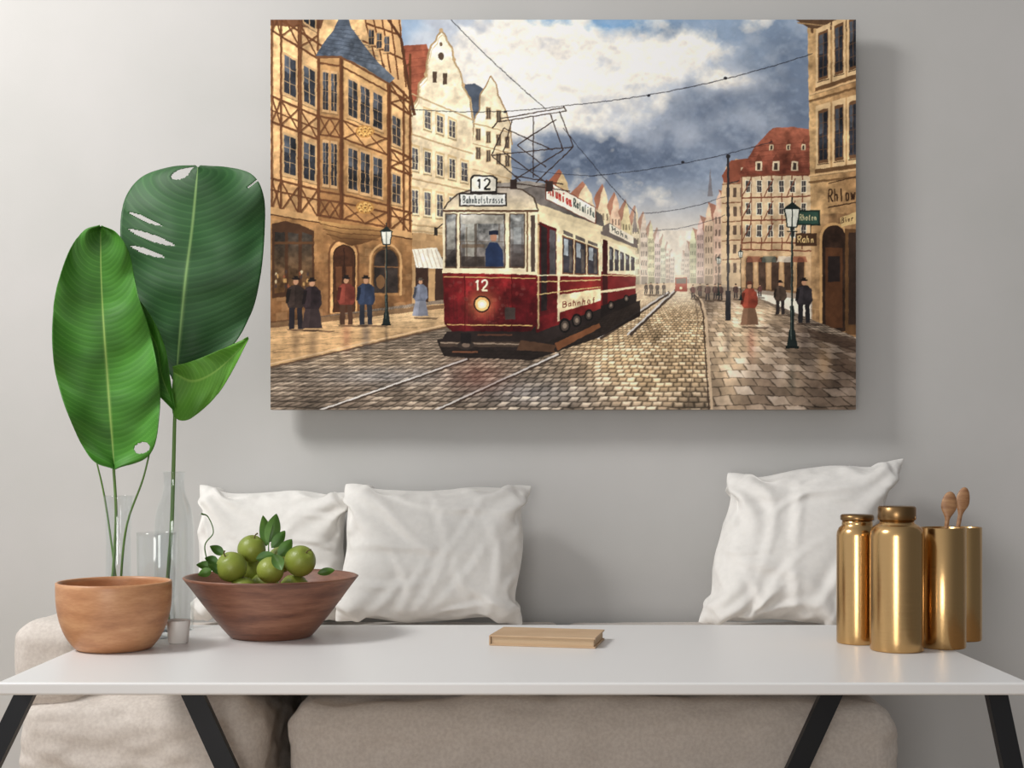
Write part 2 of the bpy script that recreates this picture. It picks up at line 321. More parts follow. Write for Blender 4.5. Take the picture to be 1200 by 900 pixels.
pl([(370,67),(400,67),(457,99)],2.4,(110,76,52))
# --- right side buildings
poly([(845,225),(850,196),(862,186),(880,190),(884,222),(884,336),(845,336)],(202,176,142)); poly([(846,206),(856,188),(880,185),(886,214),(848,214)],(140,84,66))
for j in range(5):
    for k in range(4): rc(851+k*8,220+j*22,855+k*8,231+j*22,(98,82,70))
for j in range(5): ln((846,216+j*22),(884,214+j*22),1.2,(126,86,64))
poly([(868,196),(952,188),(952,345),(868,338)],vg(190,(218,198,166),340,(182,148,110)),1,.2)
poly([(866,204),(884,172),(905,150),(930,149),(952,152),(952,206),(868,206)],vg(150,(156,96,76),206,(124,72,58)),1,.35)
for k in range(6): ln((880-k*2,172+k*6),(952,166+k*6),.6,(98,56,46),.6)
for x in (884,904,926): poly([(x,190),(x+5,180),(x+10,190)],(114,68,54)); rc(x+1,189,x+9,200,(210,192,162)); rc(x+3,191,x+7,199,(70,60,54))
for x in (900,920,938): poly([(x,170),(x+3.5,163),(x+7,170)],(114,68,54)); rc(x+1,169,x+6,176,(200,182,150)); rc(x+2.2,170.5,x+4.8,175.5,(70,60,54))
T2=(122,76,58)
for j,y in enumerate((207,232,258,284,292)): ln((868,y),(952,y-4+j*1.5),1.7,T2)
for x in (869,880,892,904,916,928,940,951): ln((x,206),(x,292),1.4,T2)
for j in range(3):
    for k in range(6):
        x=872+k*13; y=211+j*26; rc(x+1,y,x+8,y+15,(226,214,190)); rc(x+2,y+1,x+7,y+14,(70,66,66)); ln((x+4.5,y),(x+4.5,y+15),.6,(214,202,180)); ln((x+1,y+7),(x+8,y+7),.6,(214,202,180))
    for k in range(0,6,2): ln((869+k*13,231+j*26),(880+k*13,209+j*26),1.2,T2)
for k in range(5): arch(873+k*15,883+k*15,300,340,(76,60,50),(176,140,102),1.6)
for k in range(4): poly([(876+k*18,300),(890+k*18,300),(892+k*18,307),(874+k*18,307)],rng2.choice([(140,84,66),(206,198,182),(84,96,90)]),.7)
# big right building
poly([(946,30),(1003,30),(1003,398),(952,386)],hg(946,(194,160,116),1003,(156,122,86)),1,.32)
poly([(932,23),(1003,23),(1003,38),(947,33)],(98,76,58)); ln((934,27),(1003,34),1.5,(160,130,94)); 
for k in range(9): rc(950+k*6.2,33,953+k*6.2,39,(106,80,58))
f=fac(950,1003,80,60,386,398)
stones(f,0,-.14,1,.55,6,20,.16)
for (u0,u1) in ((.16,.38),(.52,.72),(.84,1.02)):
    for (v0,v1) in ((-.12,.06),(.17,.37)):
        q(f,u0-.05,v0-.02,u1+.05,v1+.02,(210,180,138)); win(f,u0,v0,u1,v1,(110,82,60),(50,52,58),2,4,.7); q(f,u0-.07,v1+.02,u1+.07,v1+.035,(106,80,56))
for v in (.10,.125,.41,.435): fl(f,-.05,v,1.05,v,1.8,(116,88,60) if v in(.125,.435) else (208,174,130))
q(f,0,.56,1,1,(112,84,60),.35); stones(f,0,.56,1,1,5,11,.35)
text('Rhlow',971,222,15,6.4,-.10,1.6,(60,42,30))
ln((970,243),(1003,237),1.4,(60,42,30)); ln((970,215),(1003,207),1,(60,42,30))
arch(962,992,262,388,(56,42,34),(190,152,106),3); rc(967,290,987,384,(86,58,40)); rc(970,300,984,330,(46,38,36)); rc(990,268,1003,392,(100,74,50)); rc(994,272,1003,380,(62,48,40))
poly([(984,255),(1003,248),(1003,262),(986,266)],(202,174,124)); text('Bier',986,255,6,3.8,-.2,.8,(60,42,32))
rc(933,246,961,264,(36,50,44)); rc(935,248,959,262,(52,76,66)); text('Rhoten',937,251,7,3.4,0,.8,(200,190,150)); rc(932,273,957,288,(74,54,40)); text('Rahn',935,276,8,5,0,1,(212,184,130)); ln((950,262),(950,274),1,(40,36,34))
# --- ground
gy=np.clip(YY-322,4,None)
road=np.zeros((H,W,3),np.float32)+np.array((144,128,112),np.float32)
road=mixc(road,(122,108,96),np.clip(G(380,470,130,40)+G(690,470,60,20)*.5,0,1)*.6)
road=mixc(road,(222,190,148),np.clip(G(790,385,75,75)*1.1+G(745,430,75,40)*.7+G(690,400,40,20)*.5+G(420,420,80,14)*.3,0,1)*.85)
road=mixc(road,(240,222,194),np.clip(G(795,345,45,14),0,1)*.85)
road=mixc(road,(172,172,176),np.clip(G(620,460,70,16)+G(450,440,70,10),0,1)*.5)
def cobble(cellw,cellh,seed,mort,slope=0):
    v=np.log(gy)/cellh; v=v+.35*NC; r=np.floor(v); fv=v-r
    u=(XX-VX)/gy/cellw+.5*(r%2)+.16*np.sin(r*12.9+seed)+.18*NC; c=np.floor(u); fu=u-c
    h=np.sin(r*127.1+c*311.7+seed)*43758.5453; h=h-np.floor(h)
    e=np.minimum(np.minimum(fu,1-fu)*1.15,np.minimum(fv,1-fv))+.05*NF
    edge=np.clip(e/mort,0,1); return h,edge,fv
h,e,fv=cobble(.080,.042,1.0,.22)
fade=np.clip((gy-8)/45,0,1)
k=(1+(.34*(h-.5))*fade)*(1-.50*(1-e)*fade)*(1+.30*(0.5-fv)*fade)
wet=np.clip(NC*1.6+NM*.6,-1,1)
road=road*k[:,:,None]*(1+.08*NF+.14*wet)[:,:,None]
hl=np.clip((h-.55)*4,0,1)*e*fade*np.clip(1.1-fv*1.5,0,1); road=mixc(road,(248,234,210),np.clip(hl*(G(770,410,100,70)*.95+G(620,470,80,16)*.6+np.clip(wet,0,1)*.5+.10),0,.8))
pav=np.zeros((H,W,3),np.float32)+np.array((132,114,98),np.float32)
pav=mixc(pav,(230,202,166),np.clip(G(870,395,40,30)+G(850,440,26,60)*.7+G(900,365,60,12)*.8+G(930,440,16,30)*.4,0,1)*.8)
pav=mixc(pav,(88,74,64),np.clip(G(985,440,50,45),0,1)*.6)
h,e,fv=cobble(.15,.075,5.0,.08)
fade=np.clip((gy-12)/40,0,1); pav=pav*((1+.32*(h-.5)*fade)*(1-.45*(1-e)*fade))[:,:,None]*(1+.08*NF+.18*wet)[:,:,None]
hl=np.clip((h-.5)*3,0,1)*e*fade; pav=mixc(pav,(222,214,204),np.clip(hl*(.2+.4*np.clip(wet,0,1)),0,.7))
swl=np.zeros((H,W,3),np.float32)+np.array((196,160,118),np.float32); swl=mixc(swl,(232,200,156),np.clip(G(480,372,60,16),0,1)*.7)
h,e,fv=cobble(.30,.10,9.0,.06); swl=swl*((1+.14*(h-.5))*(1-.28*(1-e)))[:,:,None]*(1+.08*NF+.16*wet)[:,:,None]
def region(pts,layer):
    poly(pts,lambda X,Y:layer[int(round((Y[0,0]-PY0)*SS)):int(round((Y[0,0]-PY0)*SS))+Y.shape[0],int(round((X[0,0]-PX0)*SS)):int(round((X[0,0]-PX0)*SS))+X.shape[1]],1,0)
region([(317,378),(600,340),(790,331),(850,333),(1003,395),(1003,480),(317,480)],road)
region([(317,378),(478,360),(600,346),(700,337),(700,343),(540,378),(317,430)],swl)
ln((317,430),(540,379),2.2,(100,80,64)); ln((317,426),(540,376),1.6,(216,184,146))
region([(805,338),(822,334),(868,337),(952,387),(1003,399),(1003,480),(834,480),(826,368)],pav)
pl([(806,338),(822,352),(827,370),(834,480)],3.2,(198,174,146)); pl([(808,338),(820,352),(824,370),(830.5,480)],1.6,(80,66,56)); pl([(815,352),(818,380),(806,480)],1.0,(102,86,74),.7)
poly([(945,385),(1003,396),(1003,412),(950,395)],(60,46,38),.6)
poly([(317,376),(520,356),(520,361),(317,384)],(80,58,42),.6); poly([(868,336),(950,342),(950,352),(868,341)],(92,70,54),.5)
for a,b in (((375,480),(548,420)),((510,480),(655,414)),((700,396),(783,342)),((735,392),(790,340))):
    ln((a[0]+3,a[1]),(b[0]+2,b[1]),4.2,(74,62,54)); ln(a,b,2.0,(202,196,190)); 
for x,yb,w_,c in ((560,440,32,(96,44,38)),(880,402,5,(128,62,52)),(928,446,4,(40,44,42)),(942,398,5,(56,46,44)),(853,402,3,(56,50,48)),(347,400,5,(66,54,46)),(367,402,6,(66,54,46)),(406,392,5,(120,64,52)),(429,392,5,(60,62,74)),(453,394,2,(50,46,42)),(990,430,14,(60,44,34)),(965,425,8,(190,150,104))):
    glow(x,yb,w_,18,c,.38)
def person(x,yt,yb,coat,leg,skirt=False,hat=(40,34,32)):
    h=yb-yt; w=h*.15
    poly([(x-w*1.2,yb),(x+w*3,yb+1),(x+w*2.6,yb+3),(x-w,yb+2)],(50,38,32),.5)
    if skirt: poly([(x-w*.7,yt+h*.45),(x+w*.7,yt+h*.45),(x+w*1.35,yb-h*.03),(x-w*1.35,yb-h*.03)],leg); poly([(x-w*.7,yt+h*.45),(x-w*.1,yt+h*.45),(x-w*.4,yb-h*.03),(x-w*1.35,yb-h*.03)],[c*1.25 for c in leg],.6)
    else:
        poly([(x-w*.8,yt+h*.5),(x-.1*w,yt+h*.5),(x-.2*w,yb),(x-w*.9,yb)],leg); poly([(x+.1*w,yt+h*.5),(x+w*.8,yt+h*.5),(x+w*.9,yb),(x+w*.25,yb)],leg)
    poly([(x-w*.5,yt+h*.17),(x+w*.5,yt+h*.17),(x+w*1.1,yt+h*.25),(x+w*1.25,yt+h*.5),(x+w*.9,yt+h*.6),(x-w*.9,yt+h*.6),(x-w*1.25,yt+h*.5),(x-w*1.1,yt+h*.25)],coat,1,.3)
    poly([(x-w*.5,yt+h*.18),(x-w*.1,yt+h*.18),(x-w*.2,yt+h*.55),(x-w*.9,yt+h*.58),(x-w*1.0,yt+h*.28)],[min(255,c*1.35) for c in coat],.5)
    el(x,yt+h*.11,h*.05,h*.06,(186,142,112)); el(x,yt+h*.055,h*.085,h*.022,hat); rc(x-h*.045,yt,x+h*.045,yt+h*.055,hat)
    poly([(x-w*1.1,yt+h*.25),(x-w*.6,yt+h*.25),(x-w*.9,yt+h*.5),(x-w*1.3,yt+h*.52)],[c*.7 for c in coat])
person(347,323,385,(60,50,46),(48,44,48)); person(366,325,386,(56,46,48),(62,52,52),True); person(406,322,380,(116,60,50),(80,58,46)); person(429,322,380,(50,58,76),(50,52,60)); person(493,325,371,(104,108,120),(126,128,138),True,(90,80,70))
person(878,329,382,(132,64,50),(114,88,70),True,(86,52,42)); person(914,328,368,(74,62,54),(56,50,48)); person(942,325,378,(50,46,48),(44,42,44))
for x in (812,820,829,838,844,862,890): person(x,331+(x%3),347+(x%5),((70+x%3*12),62,58),(60,54,54))
for x in (757,763,770,778): person(x,331,344,(84,74,68),(66,60,58))
rc(791,324,805,341,(140,62,52)); rc(792,326,804,332,(90,84,80)); rc(791,322,805,325,(206,194,170)); el(798,337,1.5,1.5,(255,230,180))
DG=(36,44,42)
def lamp(x,yt,yb,s=1.0):
    ln((x,yt+30*s),(x,yb-25*s),2.6*s,DG); ln((x,yb-50*s),(x,yb),4.6*s,DG); poly([(x-3*s,yb-22*s),(x+3*s,yb-22*s),(x+7*s,yb),(x-7*s,yb)],DG); rc(x-8*s,yb-3*s,x+8*s,yb,(28,34,32)); ln((x-1*s,yt+36*s),(x-1*s,yb-10*s),.7*s,(96,106,100))
    poly([(x-9*s,yt+10*s),(x+9*s,yt+10*s),(x+5.5*s,yt+31*s),(x-5.5*s,yt+31*s)],(210,210,198)); pl([(x-9*s,yt+10*s),(x-5.5*s,yt+31*s),(x+5.5*s,yt+31*s),(x+9*s,yt+10*s)],1.6*s,DG); ln((x,yt+9*s),(x,yt+31*s),1.2*s,DG)
    poly([(x-11*s,yt+10*s),(x,yt+1*s),(x+11*s,yt+10*s)],DG); ln((x,yt-4*s),(x,yt+3*s),2*s,DG); ln((x-6*s,yt+36*s),(x+6*s,yt+36*s),1.6*s,DG)
ln((853,182),(853,374),2.6,(56,54,56)); rc(850,340,856,375,(50,48,50)); el(853,183,2.5,2.5,(50,48,50)); ln((853,215),(866,212),1.2,(60,56,56))
lamp(928,235,408,1.0); lamp(453,264,381,.72); lamp(842,300,346,.28); lamp(868,292,352,.3)
WR=(48,48,54)
def wire(a,b,s=6,w=1.0): pl([(a[0]+(b[0]-a[0])*k/12,a[1]+(b[1]-a[1])*k/12+s*4*(k/12)*(1-k/12)) for k in range(13)],w,WR,.85)
wire((528,23),(640,128),3,1.0); wire((660,150),(745,250),2,.8); wire((662,124),(952,63),9,1.0); wire((482,128),(662,124),5,.9); wire((690,206),(905,166),6,.8); wire((600,196),(700,206),2,.7); wire((752,250),(850,230),4,.7); wire((765,270),(850,252),4,.6)
for x,y in ((592,131),(760,112),(850,92),(800,190)): el(x,y,2,1.6,WR)
# --- tram
def tv(x0,y0,x): return y0+(VY-y0)*(x-x0)/(VX-x0)
poly([(512,398),(520,417),(622,422),(700,396),(750,370),(750,352),(640,372)],(38,32,30),.92)
poly([(704,318),(745,321),(745,346),(704,362)],(108,38,38)); poly([(706,270),(745,291),(745,322),(706,320)],(222,206,174)); 
poly([(706,276),(712,276),(712,362),(706,364)],(62,30,30))
for k in range(5): x=714+k*6.3; poly([(x,tv(704,284,x)),(x+4.6,tv(704,284,x+4.6)),(x+4.6,317),(x,317)],(62,58,60),1,.3); poly([(x+.5,tv(704,287,x)),(x+2.3,tv(704,287,x+2)),(x+2.3,304),(x+.5,303)],(150,154,156),.7)
poly([(704,266),(714,261),(747,281),(747,292),(704,274)],(112,102,96)); poly([(704,274),(747,291),(747,294),(704,279)],(206,190,156)); poly([(714,262),(742,277),(742,286),(714,272)],(228,216,196)); text('Mahn',717,265,6,5,.5,.9,(70,76,74))
ln((704,342),(745,336),2.6,(220,206,170)); ln((704,322),(745,323),1,(220,194,148)); poly([(704,358),(746,343),(746,354),(704,372)],(40,34,32))
poly([(628,318),(704,320),(704,361),(628,391)],hg(628,(92,28,32),704,(134,50,46)),1,.25)
poly([(628,243),(704,270),(704,324),(628,323)],(224,208,172))
def sw(x0,x1,yt,yb,c,tx=.3): poly([(x0,tv(628,yt,x0)),(x1,tv(628,yt,x1)),(x1,tv(628,yb,x1)),(x0,tv(628,yb,x0))],c,1,tx)
sw(632,652,258,372,(84,30,32)); sw(634,641,262,366,(46,38,38)); sw(644,651,262,322,(86,82,84)); sw(653.5,656,250,386,(224,208,172)); sw(630,632,250,386,(180,154,116))
for x in (660,674.5,689): sw(x-1,x+12.5,264,320,(112,76,54)); sw(x,x+11.5,266,318,(60,58,62)); sw(x+1,x+6,268,292,(150,156,160)); sw(x+7,x+10,276,316,(92,84,78)); sw(x,x+11.5,256,262,(100,92,86))
sw(656,704,349,374,(226,208,168)); text('Bahnhof',660,353,7,5.6,-.15,1.0,(110,50,42))
for yy,c in ((322,(230,214,178)),(330,(206,180,126)),(345,(206,180,126))): ln((628,tv(628,yy,628)),(704,tv(628,yy,704)),1.2,c)
poly([(628,390),(704,361),(704,372),(628,406)],(50,42,40)); 
for x,r in ((662,9),(676,8),(690,7),(716,5.5),(734,4.5)): el(x,tv(628,398,x)-2,r*.75,r,(30,27,26)); el(x,tv(628,398,x)-2,r*.5,r*.7,(80,70,64)); el(x,tv(628,398,x)-2,r*.25,r*.35,(136,122,108))
poly([(650,402),(702,378),(704,383),(654,410)],(118,78,54)); ln((628,404),(650,412),3,(86,62,46))
poly([(548,222),(575,215),(618,212),(646,216),(706,252),(708,268),(632,244),(600,236)],hg(560,(130,122,116),700,(90,84,80)),1,.3)
poly([(548,222),(575,215),(618,212),(640,215),(600,224)],(172,164,154),.7)
poly([(628,238),(706,265),(706,271),(628,247)],(212,196,162))
poly([(640,211),(698,243),(698,262),(640,233)],(238,230,212)); pl([(640,211),(698,243),(698,262),(640,233),(640,211)],1,(116,64,48))
text('Riunion',643,215,12,4.0,.57,1.5,(170,48,40)); text('Rotalifu',672.5,232,10,3.1,.55,1.1,(60,74,70))
poly([(520,246),(524,238),(536,228),(556,221),(590,219),(612,222),(626,232),(630,246)],vg(219,(162,152,142),246,(216,200,168)),1,.2)
pl([(519,247),(524,238),(536,228),(556,221),(590,219),(612,222),(626,232),(631,247)],1.8,(80,68,58))
poly([(519,245),(630,245),(629,322),(519,320)],(228,214,182))
GL=vg(250,(158,160,158),315,(76,68,64))
for x0,x1 in ((523,534.5),(540,591),(598,614)): rc(x0-1.2,250,x1+1.2,314,(92,72,58)); rc(x0,251.5,x1,312.5,GL,1,.7)
rc(541,252,590,262,(194,186,170),.6); poly([(545,262),(560,262),(556,300),(545,306)],(200,198,184),.5); rc(556,262,559,312,(76,66,58),.7); poly([(524,262),(533,258),(533,290),(524,300)],(200,198,184),.4); rc(602,266,611,296,(186,194,196),.4)
rc(541,286,568,290,(104,84,66),.6); rc(546,266,548,312,(90,76,64),.5); rc(584,262,586,284,(90,76,64),.5); rc(599,286,614,312,(62,54,52),.55); rc(524,292,534,312,(62,54,52),.55)
poly([(569,312),(569,292),(574,284),(583,284),(589,293),(590,312)],(44,56,82)); el(578.5,278,4,5,(166,124,102)); rc(573,270,584,275,(36,40,56)); ln((540,283),(591,283),.9,(92,80,68)); rc(541,300,568,312,(58,50,46),.7)
rc(617,248,619,318,(124,98,74)); rc(622,252,627,318,(86,74,66))
ln((519,247),(631,247),2.6,(102,78,62)); 
poly([(519,319),(629,321),(630,378),(622,388),(530,388),(521,380)],vg(319,(126,38,40),388,(78,24,28)),1,.4)
poly([(519,319),(545,319),(545,388),(530,388),(521,380)],(70,18,22),.25); poly([(600,320),(629,321),(630,380),(600,388)],(58,14,20),.35)
ln((518,318),(630,320),3.2,(230,216,180)); ln((520,324),(628,326),1,(200,168,110)); pl([(524,380),(624,381)],1.2,(200,168,110)); ln((545,322),(545,386),1,(76,20,22)); ln((600,322),(600,386),1,(76,20,22))
for k in range(110): el(525+rng2.random()*98,328+rng2.random()*52,.8+rng2.random()*2.5,.8+rng2.random()*2.0,rng2.choice([(96,32,34),(150,78,68),(66,20,24),(126,92,84)]),.30)
for k in range(14): x=526+rng2.random()*96; ln((x,340+rng2.random()*20),(x+.5,372+rng2.random()*14),.8,(62,30,28),.4)
def dig1(x,y,h,c,w): pl([(x-h*.18,y+h*.25),(x,y),(x,y+h)],w,c)
def dig2(x,y,h,c,w): pl([(x-h*.28,y+h*.22),(x-h*.15,y+.02*h),(x+h*.12,y),(x+h*.27,y+h*.2),(x+h*.2,y+h*.45),(x-h*.28,y+h),(x+h*.3,y+h)],w,c)
dig1(560,328,12,(236,226,202),2.0); dig2(568,328,12,(236,226,202),2.0)
glow(565,356,15,15,(250,190,116),.5); el(565,356,10,10,(56,36,30)); el(565,356,8.2,8.2,(230,184,122)); el(565,356,5.2,5.2,(255,236,190)); el(565,356,2.6,2.6,(255,252,236))
rc(592,360,604,374,(70,60,56)); 
poly([(524,388),(627,388),(640,396),(622,410),(528,408),(518,398)],(48,40,38)); rc(516,400,614,406,(74,62,54)); ln((516,401),(614,403),1.6,(146,128,112)); el(546,404,10,5,(60,52,48)); el(546,404,5,2.6,(116,100,88)); rc(540,390,552,402,(36,32,32)); ln((560,392),(600,392),2,(90,62,50)); ln((530,412),(560,412),2,(118,80,60)); poly([(610,398),(652,404),(648,412),(606,410)],(86,64,50))
rc(538,226,594,242,(52,46,42)); rc(540,228,592,240,(214,214,208)); text('Bahnhofstrasse',543,229.5,8.5,3.4,0,.9,(50,60,60))
poly([(551,226),(551,209),(555,205),(579,205),(583,209),(583,226)],(46,42,40)); poly([(553,224),(553,210),(556,207),(578,207),(581,210),(581,224)],(230,224,208)); dig1(562,209.5,12,(34,34,34),2.2); dig2(571,209.5,12,(34,34,34),2.2)
ln((519,262),(512,268),1.2,(50,46,42)); rc(509,266,513,276,(50,46,42)); ln((630,262),(637,266),1.2,(50,46,42))
PC=(62,50,46)
for a in (((583,143),(664,130)),((586,139),(662,126)),((590,150),(576,182)),((576,182),(610,212)),((600,141),(590,178)),((590,178),(640,214)),((655,130),(672,172)),((672,172),(628,214)),((645,134),(660,176)),((660,176),(600,212)),((590,150),(648,176)),((652,140),(606,170)),((576,182),(672,172)),((598,214),(668,224)),((604,206),(660,216)),((606,170),(640,196)),((625,137),(625,208))): ln(a[0],a[1],1.3,PC)
ln((583,143),(577,150),1.5,PC); ln((664,130),(660,124),1.5,PC); rc(598,210,606,222,PC); rc(640,212,648,224,PC)
glow(800,318,55,26,(242,230,210),.45)
# painterly warp, downsample
wx=((vnoise(H,W,110,160)-.5)*2.4); wy=((vnoise(H,W,110,160)-.5)*2.4)
iy,ix=np.mgrid[0:H,0:W]; iy=np.clip(iy+wy.round().astype(int),0,H-1); ix=np.clip(ix+wx.round().astype(int),0,W-1); img=img[iy,ix]
img=np.clip(img*(1+.05*NM+.03*NF)[:,:,None],0,255)
h2,w2=H//2,W//2; sm=img[:h2*2,:w2*2].reshape(h2,2,w2,2,3).mean((1,3))
g=sm.mean(2,keepdims=True); sm=np.clip(g+(sm-g)*.98,0,255); sm=np.clip((sm-128)*1.10+127,2,255)
PGAIN=1.18
colr=np.clip(lin(sm[::-1]).reshape(-1,3)*PGAIN,0,.98)
PF=3.655
A=P(PX0,PY0,PF); B=P(PX1,PY1,PF)
gx=np.linspace(A.x,B.x,w2); gz=np.linspace(B.z,A.z,h2)
vx,vz=np.meshgrid(gx,gz); co=np.zeros((h2*w2,3),np.float32); co[:,0]=vx.ravel(); co[:,2]=vz.ravel(); co[:,1]=PF
idx=np.arange(h2*w2).reshape(h2,w2); quads=np.stack([idx[:-1,:-1],idx[:-1,1:],idx[1:,1:],idx[1:,:-1]],-1).reshape(-1,4).astype(np.int32)
me=bpy.data.meshes.new('picture'); nf=len(quads)
me.vertices.add(len(co)); me.vertices.foreach_set('co',co.ravel()); me.loops.add(nf*4); me.loops.foreach_set('vertex_index',quads.ravel())
me.polygons.add(nf); me.polygons.foreach_set('loop_start',np.arange(0,nf*4,4,dtype=np.int32)); me.polygons.foreach_set('loop_total',np.full(nf,4,np.int32)); me.update(calc_edges=True)
ca=me.color_attributes.new('Col','FLOAT_COLOR','POINT'); c4=np.ones((len(co),4),np.float32); c4[:,:3]=colr; ca.data.foreach_set('color',c4.ravel())
mp=attrmat('oil_paint',.6,.15); me.materials.append(mp)
mcanvas=mat('canvas_edge',(150,140,128),.9)
paint=box('canvas_painting',A.x,B.x,PF+.0005,PF+.035,B.z,A.z,mcanvas)
po=bpy.data.objects.new('picture',me); coll.objects.link(po); po.parent=paint
box('hanging_cleat',A.x+.2,B.x-.2,PF+.03,WALLY,A.z-.5,A.z-.44,mcanvas,parent=paint)
box('hanging_cleat_low',A.x+.2,B.x-.2,PF+.03,WALLY,B.z+.35,B.z+.41,mcanvas,parent=paint)
# ------------------------------------------------------------ pillows: numpy pressure cloth
NP=46
def pillow_sim(seed,N=NP,steps=420,press=1.0):
    r=np.random.RandomState(seed)
    ids=np.arange(N*N).reshape(N,N); back=np.zeros((N,N),int); c=N*N
    for i in range(N):
        for j in range(N):
            if i in(0,N-1) or j in(0,N-1): back[i,j]=ids[i,j]
            else: back[i,j]=c; c+=1
    nv=c; pos=np.zeros((nv,3)); u=np.linspace(-.5,.5,N); uu,vv=np.meshgrid(u,u)
    pos[ids.ravel(),0]=uu.ravel(); pos[ids.ravel(),2]=vv.ravel(); pos[back.ravel(),0]=uu.ravel(); pos[back.ravel(),2]=vv.ravel()
    par=pos.copy()
    bul=.02*np.cos(uu*np.pi)*np.cos(vv*np.pi); pos[back.ravel(),1]=bul.ravel(); pos[ids.ravel(),1]=-bul.ravel()
    rest=pos.copy(); rest[:,1]=0
    pos+=r.randn(nv,3)*.0016
    E=set()
    for g in (ids,back):
        for di,dj in ((0,1),(1,0),(1,1),(1,-1)):
            for i in range(N-di):
                for j in range(max(0,-dj),N-max(0,dj)):
                    a,b=g[i,j],g[i+di,j+dj]; E.add((min(a,b),max(a,b),2 if di and dj else 1))
        for di,dj in ((0,3),(3,0)):
            for i in range(N-di):
                for j in range(N-dj): a,b=g[i,j],g[i+di,j+dj]; E.add((min(a,b),max(a,b),3))
    E=np.array(sorted(E)); a=E[:,0]; b=E[:,1]; k=np.where(E[:,2]==1,1.0,np.where(E[:,2]==2,.3,.12)); L0=np.linalg.norm(rest[a]-rest[b],axis=1)
    F=[]
    for s,g in ((1,ids),(-1,back)):
        A_,B_,C_,D_=g[:-1,:-1].ravel(),g[:-1,1:].ravel(),g[1:,1:].ravel(),g[1:,:-1].ravel()
        F.append(np.stack([A_,B_,C_,D_][::s],-1))
    F=np.concatenate(F); tri=np.concatenate([F[:,[0,1,2]],F[:,[0,2,3]]])
    cnt=np.bincount(a,minlength=nv)+np.bincount(b,minlength=nv)
    vel=np.zeros_like(pos)
    for st in range(steps):
        p0,p1,p2=pos[tri[:,0]],pos[tri[:,1]],pos[tri[:,2]]; n=np.cross(p1-p0,p2-p0)
        vol=(p0*n).sum()/6
        fr=np.stack([sum(np.bincount(tri[:,q_],n[:,d],minlength=nv) for q_ in range(3)) for d in range(3)],1)
        sgn=1 if vol>0 else -1
        pr=press*max(0,1-abs(vol)/.14)
        vel=vel*.93+fr*sgn*pr*1.1; vel[:,2]-=.00005
        pos=pos+np.clip(vel,-.01,.01); old=pos.copy()
        for it in range(7):
            d=pos[b]-pos[a]; l=np.linalg.norm(d,axis=1)+1e-9; df=(l-L0)/l
            corr=d*(df*k*.5)[:,None]
            dd=np.stack([np.bincount(a,corr[:,q_],minlength=nv)-np.bincount(b,corr[:,q_],minlength=nv) for q_ in range(3)],1)
            pos=pos+dd/cnt[:,None]*3.2
        vel=vel+(pos-old)*.6
    side=np.ones(nv); side[ids.ravel()]=-1
    return pos,F,ids,par,side
